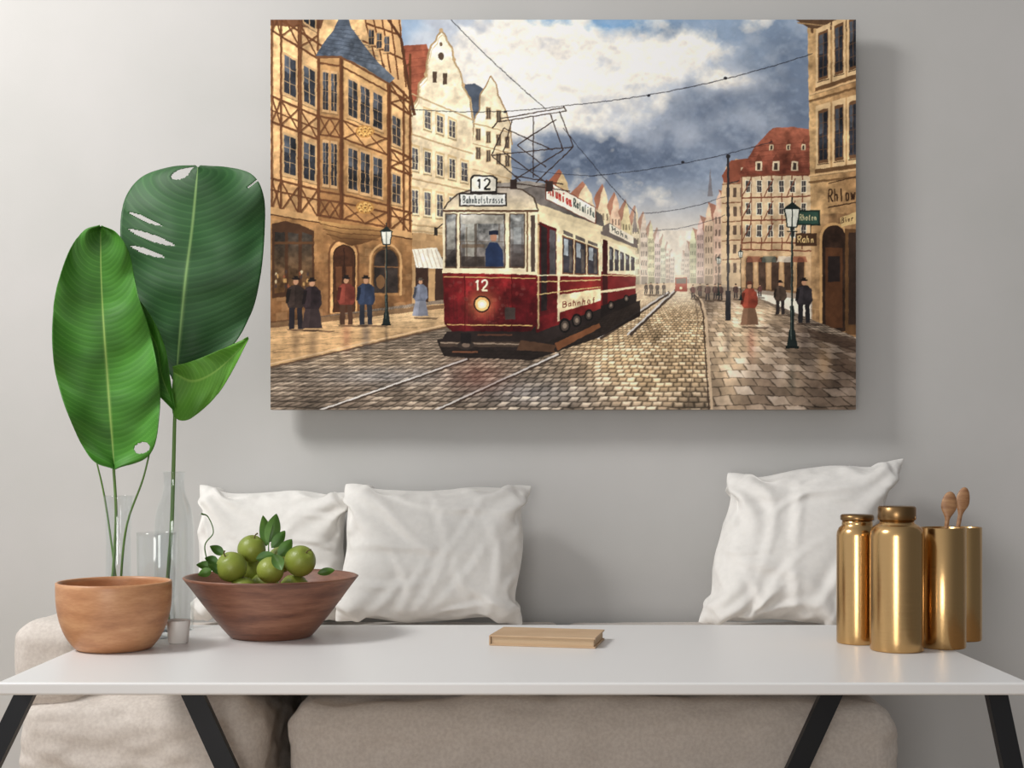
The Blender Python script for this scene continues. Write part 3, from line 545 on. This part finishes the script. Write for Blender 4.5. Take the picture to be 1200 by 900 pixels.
def put_pillow(name,sim,corn,ytop,ybot,thick,m,seed=0,sag=.02):
    pos,F,ids,par,side=sim; N=NP; c=pos[[ids[0,0],ids[0,N-1],ids[N-1,N-1],ids[N-1,0]]]; xc=c[:,0].mean(); zc=c[:,2].mean(); hx=np.abs(c[:,0]-xc).mean(); hz=np.abs(c[:,2]-zc).mean()
    s=(pos[:,0]-xc)/hx; t=(pos[:,2]-zc)/hz
    K=.66
    def prof(line,ax,base): o=np.argsort(base[line]); return base[line][o],np.abs(ax[line][o])
    tR,wR=prof(ids[:,N-1],s,t); tL,wL=prof(ids[:,0],s,t); sT,wT=prof(ids[N-1,:],t,s); sB,wB=prof(ids[0,:],t,s)
    s2=np.where(s>0,s*(1-K+K/np.interp(t,tR,wR)),s*(1-K+K/np.interp(t,tL,wL)))
    t2=np.where(t>0,t*(1-K+K/np.interp(s,sT,wT)),t*(1-K+K/np.interp(s,sB,wB)))
    U=par[:,0]+.5; V=par[:,2]+.5; edge=np.clip(np.minimum(np.minimum(U,1-U),np.minimum(V,1-V)),0,1)
    r=np.random.RandomState(seed+40); D=np.zeros(len(pos))
    for cx,cy in ((0,0),(1,0),(1,1),(0,1)):
        d=np.hypot(U-cx,V-cy); th=np.arctan2(np.abs(V-cy),np.abs(U-cx)); ph=r.rand()*6; k=r.randint(7,11)
        D+=np.abs(np.sin(th*k+ph+2.0*d))**1.5*np.exp(-((d-.24)/.20)**2)*.016*(.6+.8*r.rand())
    for _ in range(16):
        a0=r.rand()*math.pi; cx,cy=.15+.7*r.rand(2); L=.12+.18*r.rand(); w=.010+.014*r.rand(); cu=(r.rand()-.5)*2
        du=(U-cx)*math.cos(a0)+(V-cy)*math.sin(a0); dv=-(U-cx)*math.sin(a0)+(V-cy)*math.cos(a0)+cu*du*du
        D+=np.exp(-(du/L)**2)*(np.exp(-(dv/w)**2)-.7*np.exp(-((dv-2*w)/(1.6*w))**2))*.0085
    pk=np.zeros(len(pos))
    for coord,dist in ((U,V),(U,1-V),(V,U),(V,1-U)):
        f0=r.rand()*6; pk+=np.sin(coord*62+2*np.sin(coord*17+f0)+f0)*np.exp(-((dist-.045)/.05)**2)*.0036
    D=(D+pk)*np.clip(edge*14,0,1)
    u=(s2+1)/2; v=(t2+1)/2
    TL,TR,BR,BL=[np.array(k_,float) for k_ in corn]
    q_=(TL[None]*((1-u)*v)[:,None]+TR[None]*(u*v)[:,None]+BR[None]*(u*(1-v))[:,None]+BL[None]*((1-u)*(1-v))[:,None])
    yb=ybot+(ytop-ybot)*v; th=pos[:,1]/np.abs(pos[:,1]).max()*thick
    th=th*(1+.18*(.5-v)*2*np.clip(edge*5,0,1))
    out=np.stack([q_[:,0]+.004*np.sin(v*11+seed*2),yb+th+side*D,q_[:,1]+.006*np.sin(u*9+seed)],1)
    o=mkobj(name,out,F,m,True)
    bm=bmesh.new(); bm.from_mesh(o.data); bmesh.ops.recalc_face_normals(bm,faces=bm.faces); bm.to_mesh(o.data); bm.free()
    sb=o.modifiers.new('sub','SUBSURF'); sb.levels=2; sb.render_levels=2
    return o
mpil=fabric('white_linen',(232,229,224),(237,234,229),scale=260,strength=.12)
def xz(px,py,Y): p=P(px,py,Y); return (p.x,p.z)
s1=pillow_sim(1); s2=pillow_sim(5)
put_pillow('throw_pillow',s1,[xz(403,568,3.60),xz(624,567,3.60),xz(612,733,3.46),xz(390,732,3.46)],3.60,3.46,.092,mpil,1)
put_pillow('throw_pillow',s2,[xz(231,569,3.65),xz(412,574,3.65),xz(406,727,3.56),xz(222,730,3.56)],3.655,3.57,.075,mpil,2)
put_pillow('throw_pillow',s2,[xz(853,553,3.62),xz(1063,534,3.62),xz(986,738,3.46),xz(817,731,3.46)],3.62,3.46,.092,mpil,3)
# ------------------------------------------------------------ sofa
mlin=fabric('beige_linen',(216,206,197),(230,221,212),scale=200,strength=.5,nscale=120)
def softbox(name,x0,x1,y0,y1,z0,z1,r,m,puff=.012,wr=.004,parent=None,n=56,seed=0):
    bm=bmesh.new(); bmesh.ops.create_cube(bm,size=2); bmesh.ops.subdivide_edges(bm,edges=bm.edges[:],cuts=n,use_grid_fill=True)
    h=Vector(((x1-x0)/2,(y1-y0)/2,(z1-z0)/2)); c=Vector(((x0+x1)/2,(y0+y1)/2,(z0+z1)/2))
    def remap(a,hh):
        s=1 if a>=0 else -1; a=abs(a); return s*(hh-r)*a/.7 if a<.7 else s*((hh-r)+r*(a-.7)/.3)
    for v in bm.verts:
        p=Vector((remap(v.co.x,h.x),remap(v.co.y,h.y),remap(v.co.z,h.z)))
        core=Vector([max(-(hh-r),min(hh-r,a)) for a,hh in zip(p,h)]); d=p-core
        nn=d.normalized() if d.length>1e-6 else Vector((0,0,1)); p2=core+nn*r
        fx=1-abs(p2.x/h.x)**2.5; fy=1-abs(p2.y/h.y)**2.5; fz=1-abs(p2.z/h.z)**2.5
        p2+=Vector((nn.x*max(fy*fz,0),nn.y*max(fx*fz,0),nn.z*max(fx*fy,0)))*puff
        w=c+p2; k=mnoise.noise(Vector((w.x*5+seed,w.y*7,w.z*9)))*wr+mnoise.noise(Vector((w.x*16+seed,w.y*18,w.z*30)))*wr*.6
        k+=-abs(mnoise.noise(Vector((w.x*7+seed+9,w.y*6,w.z*14))))*wr*1.2
        v.co=c+p2+nn*k
    me=bpy.data.meshes.new(name); bm.to_mesh(me); bm.free(); me.materials.append(m); me.polygons.foreach_set('use_smooth',[True]*len(me.polygons))
    o=bpy.data.objects.new(name,me); coll.objects.link(o)
    if parent: o.parent=parent
    return o
sofa=empty('sofa')
softbox('base_1',-1.150,-.585,3.00,3.62,.05,.430,.06,mlin,.02,.010,sofa,seed=1)
softbox('base_2',-.520,.905,3.00,3.62,.05,.420,.06,mlin,.018,.009,sofa,seed=2,n=80)
softbox('seat_cushion_1',-1.04,.14,3.06,3.70,.43,.53,.035,mlin,.004,.003,sofa,seed=3)
softbox('seat_cushion_2',.145,.91,3.06,3.70,.43,.53,.035,mlin,.004,.003,sofa,seed=4)
softbox('arm',-1.175,-1.00,3.02,3.70,.40,.607,.05,mlin,.006,.005,sofa,seed=6)
mft=mat('foot_black',(25,24,24),.5)
for i,(x,y) in enumerate(((-1.05,3.08),(-.3,3.08),(.82,3.08),(-1.05,3.55),(-.3,3.55),(.82,3.55))): box('foot_%d'%(i+1),x-.02,x+.02,y-.02,y+.02,0,.07,mft,parent=sofa)
# ------------------------------------------------------------ table
mtab=mat('table_laminate',(228,227,226),.36); 
mblk=mat('black_steel',(30,33,38),.42,.3)
tab=box('dining_table',-.900,.905,2.26,3.06,TZ-.022,TZ,mtab,.004)
def leg(name,top,bot,w,d,m):
    v=[]
    for p in (top,bot):
        for sx,sy in ((-1,-1),(1,-1),(1,1),(-1,1)): v.append((p[0]+sx*w/2,p[1]+sy*d/2,p[2]))
    return mkobj(name,v,[(0,1,2,3),(7,6,5,4),(0,4,5,1),(1,5,6,2),(2,6,7,3),(3,7,4,0)],m,False,tab)
for s,nm in ((-1,'left'),(1,'right')):
    leg('leg_front_'+nm,(s*.878,2.36,TZ-.022),(s*1.0 if s>0 else -1.16,2.36,0),.036,.022,mblk)
    leg('leg_back_'+nm,(s*.765,2.90,TZ-.022),(s*.50,2.90,0),.050,.022,mblk)
    box('rail_'+nm,s*.83-.03,s*.83+.03,2.36,2.90,TZ-.036,TZ-.022,mblk,parent=tab)
# ------------------------------------------------------------ bowls
def P2(px,Y): return (px-600)*Y/FPX
mw1=wood('light_walnut',(168,116,80),(188,134,94),(206,156,114),sc=5,axis=(2.2,2.2,9),rough=.4,rot=(.35,.5,.3),dist=.25); mw2=wood('dark_walnut',(98,62,48),(128,84,64),(154,108,84),sc=5,axis=(1.5,1.5,11),rough=.42,rot=(.2,.35,0))
def bowl(name,px,Y,prof,th,m):
    prof=[tuple(p) for p in catmull(prof,28)]
    inner=[(max(r-th,.0),max(z,th)) for r,z in prof][::-1]
    pr=[(0,0)]+prof+[(prof[-1][0]-th*.5,prof[-1][1]+th*.25)]+inner+[(0,th)]
    return lathe(name,pr,(P2(px,Y),Y,TZ),m,96)
b1=bowl('wooden_bowl',134,2.67,[(.064,0),(.076,.003),(.093,.024),(.105,.050),(.112,.078),(.115,.106),(.1155,.138)],.006,mw1)
b2=bowl('fruit_bowl',318,2.86,[(.082,0),(.090,.003),(.112,.028),(.134,.056),(.155,.084),(.174,.110),(.191,.132)],.008,mw2)
# ------------------------------------------------------------ fruit
mfr=mat('green_fruit_skin',(122,148,40),.38); add_noise(mfr,(112,130,42),(150,160,68),scale=14,bump=.3,bscale=300)
mlf=mat('small_leaf_green',(62,104,32),.45); add_noise(mlf,(50,90,30),(90,128,50),scale=20)
mst=mat('stem_brown',(96,84,46),.7)
def fruit(px,py,r,Y,tilt,i,par):
    c=P(px,py,Y); n=20; prof=[]
    for k in range(n+1):
        a=math.pi*k/n; rr=r*math.sin(a)*(1+.06*math.cos(a)); z=r*(-math.cos(a))*.98
        if k>n-3: z-=r*.05*(k-(n-3))
        if k<2: z+=r*.06*(2-k)
        prof.append((rr,z))
    o=lathe('fruit_%d'%i,prof,(0,0,0),mfr,32,par); o.location=c; o.rotation_euler=tilt
    s=tube('fruit_stem_%d'%i,[(0,0,r*.8),(0,.002,r*1.05),(.004,.003,r*1.22)],[.0018,.0014,.002],mst,par,8,8); s.location=c; s.rotation_euler=tilt
frp=empty('green_fruits')
for i,(px,py,rp,Y,tl) in enumerate(((295,643,16.5,2.86,(.3,.3,0)),(271,664,18,2.80,(.5,-.4,0)),(317,668,16,2.79,(-.4,.5,0)),(352,657,18.5,2.83,(.6,.7,0)),(330,655,16,2.92,(.2,.2,0)),(292,668,17,2.90,(0,.2,0)),(310,688,18,2.86,(0,0,0)),(285,692,17,2.80,(0,0,0)),(345,690,18,2.85,(0,0,0)))):
    fruit(px,py,rp/(FPX/Y),Y,tl,i+1,frp)
def smleaf(base,tip,w,par,name,fold=.3,m=None,bend=.006):
    base=np.array(base,float); tip=np.array(tip,float); d=tip-base; L=np.linalg.norm(d); s=np.cross(d/L,(0,1,0)); s/=np.linalg.norm(s); nrm=np.cross(s,d/L)
    vs=[];fs=[];n=14;mm=6
    for i in range(n+1):
        t=i/n; ww=w*math.sin(math.pi*min(1,t**.85))**.8*(1-.25*t)+.0004
        for j in range(mm+1):
            q_=j/mm*2-1; vs.append(base+d*t+s*ww*q_+nrm*(abs(q_)*ww*fold+bend*math.sin(t*3)))
    for i in range(n):
        for j in range(mm): a=i*(mm+1)+j; fs.append((a,a+1,a+mm+2,a+mm+1))
    return mkobj(name,vs,fs,m or mlf,True,par)
for i,(a,b,w,Y) in enumerate((((314,636),(324,602),10,2.86),((312,640),(308,604),8,2.88),((318,642),(334,622),7,2.84),((326,652),(342,632),8,2.82),((320,650),(330,668),8,2.76),((300,655),(322,650),7,2.80),((262,650),(246,640),6,2.84),((248,668),(232,674),6,2.80),((256,660),(240,654),6,2.84),((262,672),(244,662),6,2.78),((250,664),(230,662),6,2.86),((372,672),(392,668),5,2.84))):
    smleaf(P(*a,Y),P(*b,Y-.01),w/(FPX/Y),frp,'leaf_%d'%(i+1))
tube('sprig',[P(246,668,2.84),P(240,640,2.84),P(250,624,2.84),P(244,606,2.84),P(236,602,2.83)],[.0016,.0014,.0012,.0012,.0022],mlf,frp)
tube('sprig_2',[P(316,660,2.85),P(315,635,2.86),P(322,606,2.86)],[.0018,.0012,.0008],mlf,frp)
# ------------------------------------------------------------ glassware (thin clear glass)
mgl=bpy.data.materials.new('clear_glass'); mgl.use_nodes=True; nt=mgl.node_tree; nt.nodes.clear()
o_=nt.nodes.new('ShaderNodeOutputMaterial'); mxs=nt.nodes.new('ShaderNodeMixShader'); tr=nt.nodes.new('ShaderNodeBsdfTransparent'); gl_=nt.nodes.new('ShaderNodeBsdfGlossy'); lw=nt.nodes.new('ShaderNodeLayerWeight'); pw=nt.nodes.new('ShaderNodeMath'); ad=nt.nodes.new('ShaderNodeMath')
lw.inputs['Blend'].default_value=.5; pw.operation='POWER'; pw.inputs[1].default_value=3.5; ad.operation='MULTIPLY_ADD'; ad.inputs[1].default_value=.45; ad.inputs[2].default_value=.035
tr.inputs[0].default_value=(.97,.978,.978,1); gl_.inputs['Roughness'].default_value=.03; gl_.inputs['Color'].default_value=(.95,.97,.97,1)
nt.links.new(lw.outputs['Facing'],pw.inputs[0]); nt.links.new(pw.outputs[0],ad.inputs[0]); nt.links.new(ad.outputs[0],mxs.inputs[0]); nt.links.new(tr.outputs[0],mxs.inputs[1]); nt.links.new(gl_.outputs[0],mxs.inputs[2]); nt.links.new(mxs.outputs[0],o_.inputs[0])
def glass(name,px,Y,prof,th,base=.006):
    prof=[tuple(p) for p in catmull(prof,40)]
    inner=[(max(r-th,.001),max(z,base)) for r,z in prof][::-1]
    pr=[(0,0)]+prof+[(prof[-1][0]-th/2,prof[-1][1]+th*.3)]+inner+[(0,base)]
    return lathe(name,pr,(P2(px,Y),Y,TZ),mgl,64)
g1=glass('glass_vase',139,2.93,[(.026,0),(.029,.004),(.030,.05),(.029,.12),(.028,.2),(.030,.27),(.034,.308)],.0018)
g2=glass('glass_bottle',204,2.965,[(.040,0),(.044,.006),(.045,.08),(.045,.20),(.044,.245),(.038,.28),(.028,.305),(.024,.325),(.023,.345),(.026,.362)],.002)
g3=glass('drinking_glass',184,2.84,[(.034,0),(.038,.004),(.041,.1),(.044,.23)],.0016)
mcup=mat('white_ceramic',(240,236,230),.35)
cup=lathe('small_cup',[(0,0),(.019,0),(.021,.003),(.025,.047),(.0245,.049),(.0235,.047),(.0195,.006),(0,.006)],(P2(209,2.755),2.755,TZ),mcup,48)
# ------------------------------------------------------------ big leaves
def bigleaf(name,mid,left,right,Y,par,c1,c2,rib,m,slits=(),vee=.02,rip=.006,nv=42,bow=.0,side_y=(0,0),NT=300,NS=72,bright=(1,1)):
    mid=catmull(mid,NT); 
    def edge(tp):
        tt=np.linspace(0,1,NT+1)
        pts=catmull([(a,b,c) for a,b,c in tp],600); a=np.array(pts); o_=np.argsort(a[:,0]); return np.interp(tt,a[o_,0],a[o_,1]),np.interp(tt,a[o_,0],a[o_,2])
    lx,ly=edge(left); rx,ry=edge(right)
    vs=[];cols=[]
    c1=np.array(lin(c1));c2=np.array(lin(c2));rb=np.array(lin(rib))
    for i in range(NT+1):
        t=i/NT
        for j in range(NS+1):
            s=j/NS*2-1; a=abs(s); ex,ey=(lx[i],ly[i]) if s<0 else (rx[i],ry[i])
            x=mid[i][0]*(1-a)+ex*a; y=mid[i][1]*(1-a)+ey*a
            ph=(t+.10*a*a+.03*a)*nv; w=math.sin(ph*2*math.pi)
            nz=mnoise.noise(Vector((x*.02,y*.02,Y))); n2=mnoise.noise(Vector((ph*.35,a*1.2,Y+(5 if s<0 else 0))))
            edgew=a**3*math.sin(ph*.55+ (3 if s<0 else 0))*rip*2.0
            dy=vee*(-(a**1.4))*(1 if s<0 else .7)+bow*(t-.5)**2*4+ (w*.00018*min(1,a*5)) + edgew+ nz*.014+n2*.006*a + (side_y[0] if s<0 else side_y[1])*a
            vs.append(P(x,y,Y+dy))
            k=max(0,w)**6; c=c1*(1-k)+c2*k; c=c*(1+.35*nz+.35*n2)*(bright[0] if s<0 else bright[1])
            rw=max(0,1-a/(.022+.02*t)); c=c*(1-rw)+rb*rw
            cols.append((c[0],c[1],c[2],1))
    def cut(t,s):
        for (side,tc,sl,s0,s1,wd) in slits:
            if s*side>0:
                a=abs(s)
                if s0<a<s1:
                    k=(a-s0)/(s1-s0) if s1<=1 else (a-s0)/(s1-s0)*.6
                    ww=wd*math.sin(math.pi*min(.999,k))**.6
                    if abs(t-(tc-sl*a))<ww: return True
        return False
    fs=[]
    for i in range(NT):
        for j in range(NS):
            if cut((i+.5)/NT,(j+.5)/NS*2-1): continue
            a=i*(NS+1)+j; fs.append((a,a+1,a+NS+2,a+NS+1))
    o=mkobj(name,vs,fs,m,True,par); ca=o.data.color_attributes.new('Col','FLOAT_COLOR','POINT'); ca.data.foreach_set('color',np.array(cols,np.float32).ravel())
    sd=o.modifiers.new('th','SOLIDIFY'); sd.thickness=.0012
    return o
mleaf=attrmat('leaf_surface',.55,.3)
mstem=mat('leaf_stem_green',(100,138,62),.4)
plA=empty('banana_leaf_stem')
bigleaf('blade',[(118,266),(119,330),(123,400),(128,470),(134,549)],
 [(0,117,264),(.04,98,271),(.13,80,296),(.28,65,345),(.45,61,400),(.62,68,450),(.78,84,496),(.92,107,538),(1,133,550)],
 [(0,119,264),(.04,137,273),(.13,151,296),(.28,162,345),(.45,176,390),(.62,186,440),(.78,187,486),(.92,176,532),(1,135,550)],
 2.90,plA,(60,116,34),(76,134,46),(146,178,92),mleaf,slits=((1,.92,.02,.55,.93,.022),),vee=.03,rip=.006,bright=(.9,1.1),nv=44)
tube('petiole',[P(133,545,2.90),P(136,600,2.905),P(134,650,2.92),P(131,700,2.93),P(136,735,2.93)],[.0032,.0034,.0036,.0036,.0036],mstem,plA)
tube('petiole_2',[P(180,508,2.93),P(168,560,2.93),P(150,610,2.93),P(143,660,2.935),P(140,735,2.935)],[.0018,.0022,.0026,.0028,.0028],mstem,plA)
tube('petiole_3',[P(112,536,2.91),P(122,580,2.925),P(131,640,2.93),P(143,735,2.925)],[.0016,.0022,.0024,.0024],mstem,plA)
plB=empty('monstera_leaf_stem')
bigleaf('blade',[(232,196),(226,260),(217,330),(210,400),(206,448)],
 [(0,229,194),(.035,200,196),(.09,166,208),(.18,146,235),(.30,141,275),(.46,147,325),(.64,165,380),(.82,188,420),(1,205,449)],
 [(0,235,194),(.035,268,196),(.09,296,205),(.18,309,230),(.32,310,275),(.48,305,325),(.64,293,370),(.82,266,412),(1,208,449)],
 2.985,plB,(42,82,42),(56,98,52),(128,162,98),mleaf,slits=((-1,.055,.03,.26,.66,.036),(-1,.37,.10,.22,.88,.014),(-1,.43,.10,.36,.86,.011),(-1,.31,.10,.42,.90,.009),(1,.235,.12,.78,1.5,.007)),vee=-.03,rip=.007,bow=.02,nv=34)
bigleaf('fold_right',[(203,436),(225,446),(248,438),(272,418),(291,396)],[(0,202,430),(.3,228,422),(.6,256,411),(1,291,395)],[(0,201,462),(.15,204,488),(.35,222,491),(.6,250,468),(.8,270,438),(1,291,397)],2.955,plB,(84,138,42),(98,152,52),(124,166,70),mleaf,vee=.01,rip=.004,nv=20,NT=120,NS=30)
bigleaf('fold_left',[(150,338),(165,372),(184,405),(190,440),(204,476)],[(0,149,336),(.3,152,372),(.55,166,410),(.75,160,440),(.9,186,464),(1,204,482)],[(0,152,337),(.3,178,372),(.55,194,410),(.8,199,440),(1,205,478)],2.94,plB,(64,120,36),(80,134,46),(110,154,66),mleaf,vee=.012,rip=.006,nv=22,NT=120,NS=30)
tube('petiole',[P(207,430,2.975),P(205,480,2.965),P(203,560,2.965),P(201,620,2.965),P(196,690,2.965),P(198,733,2.965)],[.0030,.0040,.0046,.0046,.0042,.0038],mstem,plB)
# ------------------------------------------------------------ book
mbk=mat('tan_cover',(186,150,112),.6); add_noise(mbk,(186,154,120),(202,172,138),scale=12,bump=.1); mpg=mat('paper_pages',(200,172,138),.8)
bk=box('closed_book',-.112,.112,-.07,.07,.0,.0035,mbk,.001); bk.location=(P2(642,2.76),2.76,TZ); bk.rotation_euler=(0,0,math.radians(-12))
box('cover_top',-.112,.112,-.07,.07,.0185,.022,mbk,.001,bk); box('pages',-.108,.108,-.066,.068,.0035,.0185,mpg,0,bk); box('spine',-.1125,-.109,-.07,.07,.001,.021,mbk,.001,bk)
# ------------------------------------------------------------ brass containers
mbr=mat('brushed_brass',(204,166,114),.25,1.0)
tc=nd(mbr,'ShaderNodeTexCoord'); mpn=nd(mbr,'ShaderNodeMapping'); mpn.inputs['Scale'].default_value=(1,1,60); n=nd(mbr,'ShaderNodeTexNoise'); n.inputs['Scale'].default_value=12
rr=nd(mbr,'ShaderNodeMapRange'); rr.inputs['To Min'].default_value=.14; rr.inputs['To Max'].default_value=.30
lk(mbr,tc.outputs['Object'],mpn.inputs[0]); lk(mbr,mpn.outputs[0],n.inputs['Vector']); lk(mbr,n.outputs['Fac'],rr.inputs['Value']); lk(mbr,rr.outputs[0],bsdf(mbr).inputs['Roughness'])
mbd=mat('dark_bronze',(140,110,74),.3,1.0)
def canister(px,Y,R,Ht,neck,lidh,lm):
    e=(P2(px,Y),Y,TZ); hb=Ht-lidh-.012
    o=lathe('brass_bottle',[(0,0),(R-.004,0),(R-.001,.001),(R,.004),(R,.02),(R,hb-.022),(R-.0012,hb-.014),(R-.005,hb-.006),(R-.011,hb-.001),(neck-.002,hb+.003),(neck-.003,hb+.012),(0,hb+.012)],e,mbr,72)
    lathe('lid',[(0,hb+.010),(neck,hb+.010),(neck+.001,hb+.012),(neck+.001,Ht-.003),(neck-.002,Ht),(0,Ht)],e,lm,72,o)
    return o
canister(1051,2.65,.0535,.2945,.037,.026,mbd); canister(1004.5,2.755,.0430,.273,.034,.010,mbd)
def tumbler(px,Y,R,Ht):
    return lathe('brass_cup',[(0,0),(R-.004,0),(R-.001,.001),(R,.004),(R,Ht-.001),(R-.001,Ht),(R-.002,Ht-.001),(R-.002,.006),(0,.006)],(P2(px,Y),Y,TZ),mbr,72)
c3=tumbler(1105,2.69,.0460,.249); tumbler(1128,2.80,.040,.244)
msp=wood('spoon_wood',(132,92,62),(158,114,78),(178,136,96),sc=20)
sp=empty('wooden_spoons')
def spoon(a,b,w,nm,par):
    a=np.array(a);b=np.array(b); d=b-a; L=np.linalg.norm(d)
    n=80; seg=18; ts=np.concatenate([np.linspace(0,.8,20,endpoint=False),np.linspace(.8,1,n-19)]); R=[]
    for t in ts:
        dist=(1-t)*L
        if dist<.062:
            k=dist/.062; ell=w*math.sqrt(max(0,1-(2*k-1)**2)) if k<.5 else .0045+(w-.0045)*(.5+.5*math.cos(math.pi*(k-.5)*2)); R.append(max(.0006,ell))
        else: R.append(.0045)
    vs=[];fs=[]; dn=d/L; s=np.cross(dn,(0,1,0)); s/=np.linalg.norm(s); u=np.cross(s,dn)
    for i,t in enumerate(ts):
        for k in range(seg): an=2*math.pi*k/seg; vs.append(a+d*t+R[i]*math.cos(an)*s+min(R[i],.005)*math.sin(an)*u)
    for i in range(n):
        for k in range(seg): k2=(k+1)%seg; fs.append((i*seg+k,i*seg+k2,(i+1)*seg+k2,(i+1)*seg+k))
    fs.append(tuple(range(seg))); fs.append(tuple(n*seg+k for k in range(seg))[::-1])
    return mkobj(nm,vs,fs,msp,True,par)
spoon(P(1094,745,2.69),P(1114,576,2.70),.0165,'spoon_1',sp); spoon(P(1100,745,2.70),P(1131,571,2.725),.0145,'spoon_2',sp)
# ------------------------------------------------------------ light: soft room daylight, brighter from the window side (left), plus an added front fill
w=bpy.data.worlds.new('world'); bpy.context.scene.world=w; w.use_nodes=True; wn=w.node_tree
tcw=wn.nodes.new('ShaderNodeTexCoord'); sx=wn.nodes.new('ShaderNodeSeparateXYZ'); mr=wn.nodes.new('ShaderNodeMapRange'); mr.interpolation_type='SMOOTHSTEP'
mr.inputs['From Min'].default_value=.75; mr.inputs['From Max'].default_value=-.75; mr.inputs['To Min'].default_value=.16; mr.inputs['To Max'].default_value=.66
wn.links.new(tcw.outputs['Generated'],sx.inputs[0]); wn.links.new(sx.outputs['X'],mr.inputs['Value']); wn.links.new(mr.outputs[0],wn.nodes['Background'].inputs[1])
wn.nodes['Background'].inputs[0].default_value=(.98,.985,1.0,1)
def area(name,loc,tgt,sx,sy,pw,col):
    l=bpy.data.lights.new(name,'AREA'); l.shape='RECTANGLE'; l.size=sx; l.size_y=sy; l.energy=pw; l.color=col
    o=bpy.data.objects.new(name,l); coll.objects.link(o); o.location=loc; o.rotation_euler=(Vector(tgt)-Vector(loc)).to_track_quat('-Z','Y').to_euler(); return o
area('window_daylight',(-2.5,1.75,3.3),(-.2,3.7,1.2),.9,.9,88,(1.0,.985,.96))
area('low_front_fill',(-.6,-1.1,.95),(-.1,3.2,.55),1.0,1.3,34,(1.0,.975,.94))  # added fill lamp behind the camera, lightens the sofa under the table
# ------------------------------------------------------------ camera
cam=bpy.data.cameras.new('camera'); co_=bpy.data.objects.new('camera',cam); coll.objects.link(co_); co_.location=(0,0,CAMH); co_.rotation_euler=(math.pi/2,0,0)
cam.sensor_fit='HORIZONTAL'; cam.sensor_width=36; cam.lens=FPX/1200*36; cam.shift_y=.075; cam.clip_start=.05
bpy.context.scene.camera=co_
bpy.context.scene.view_settings.view_transform='Standard'
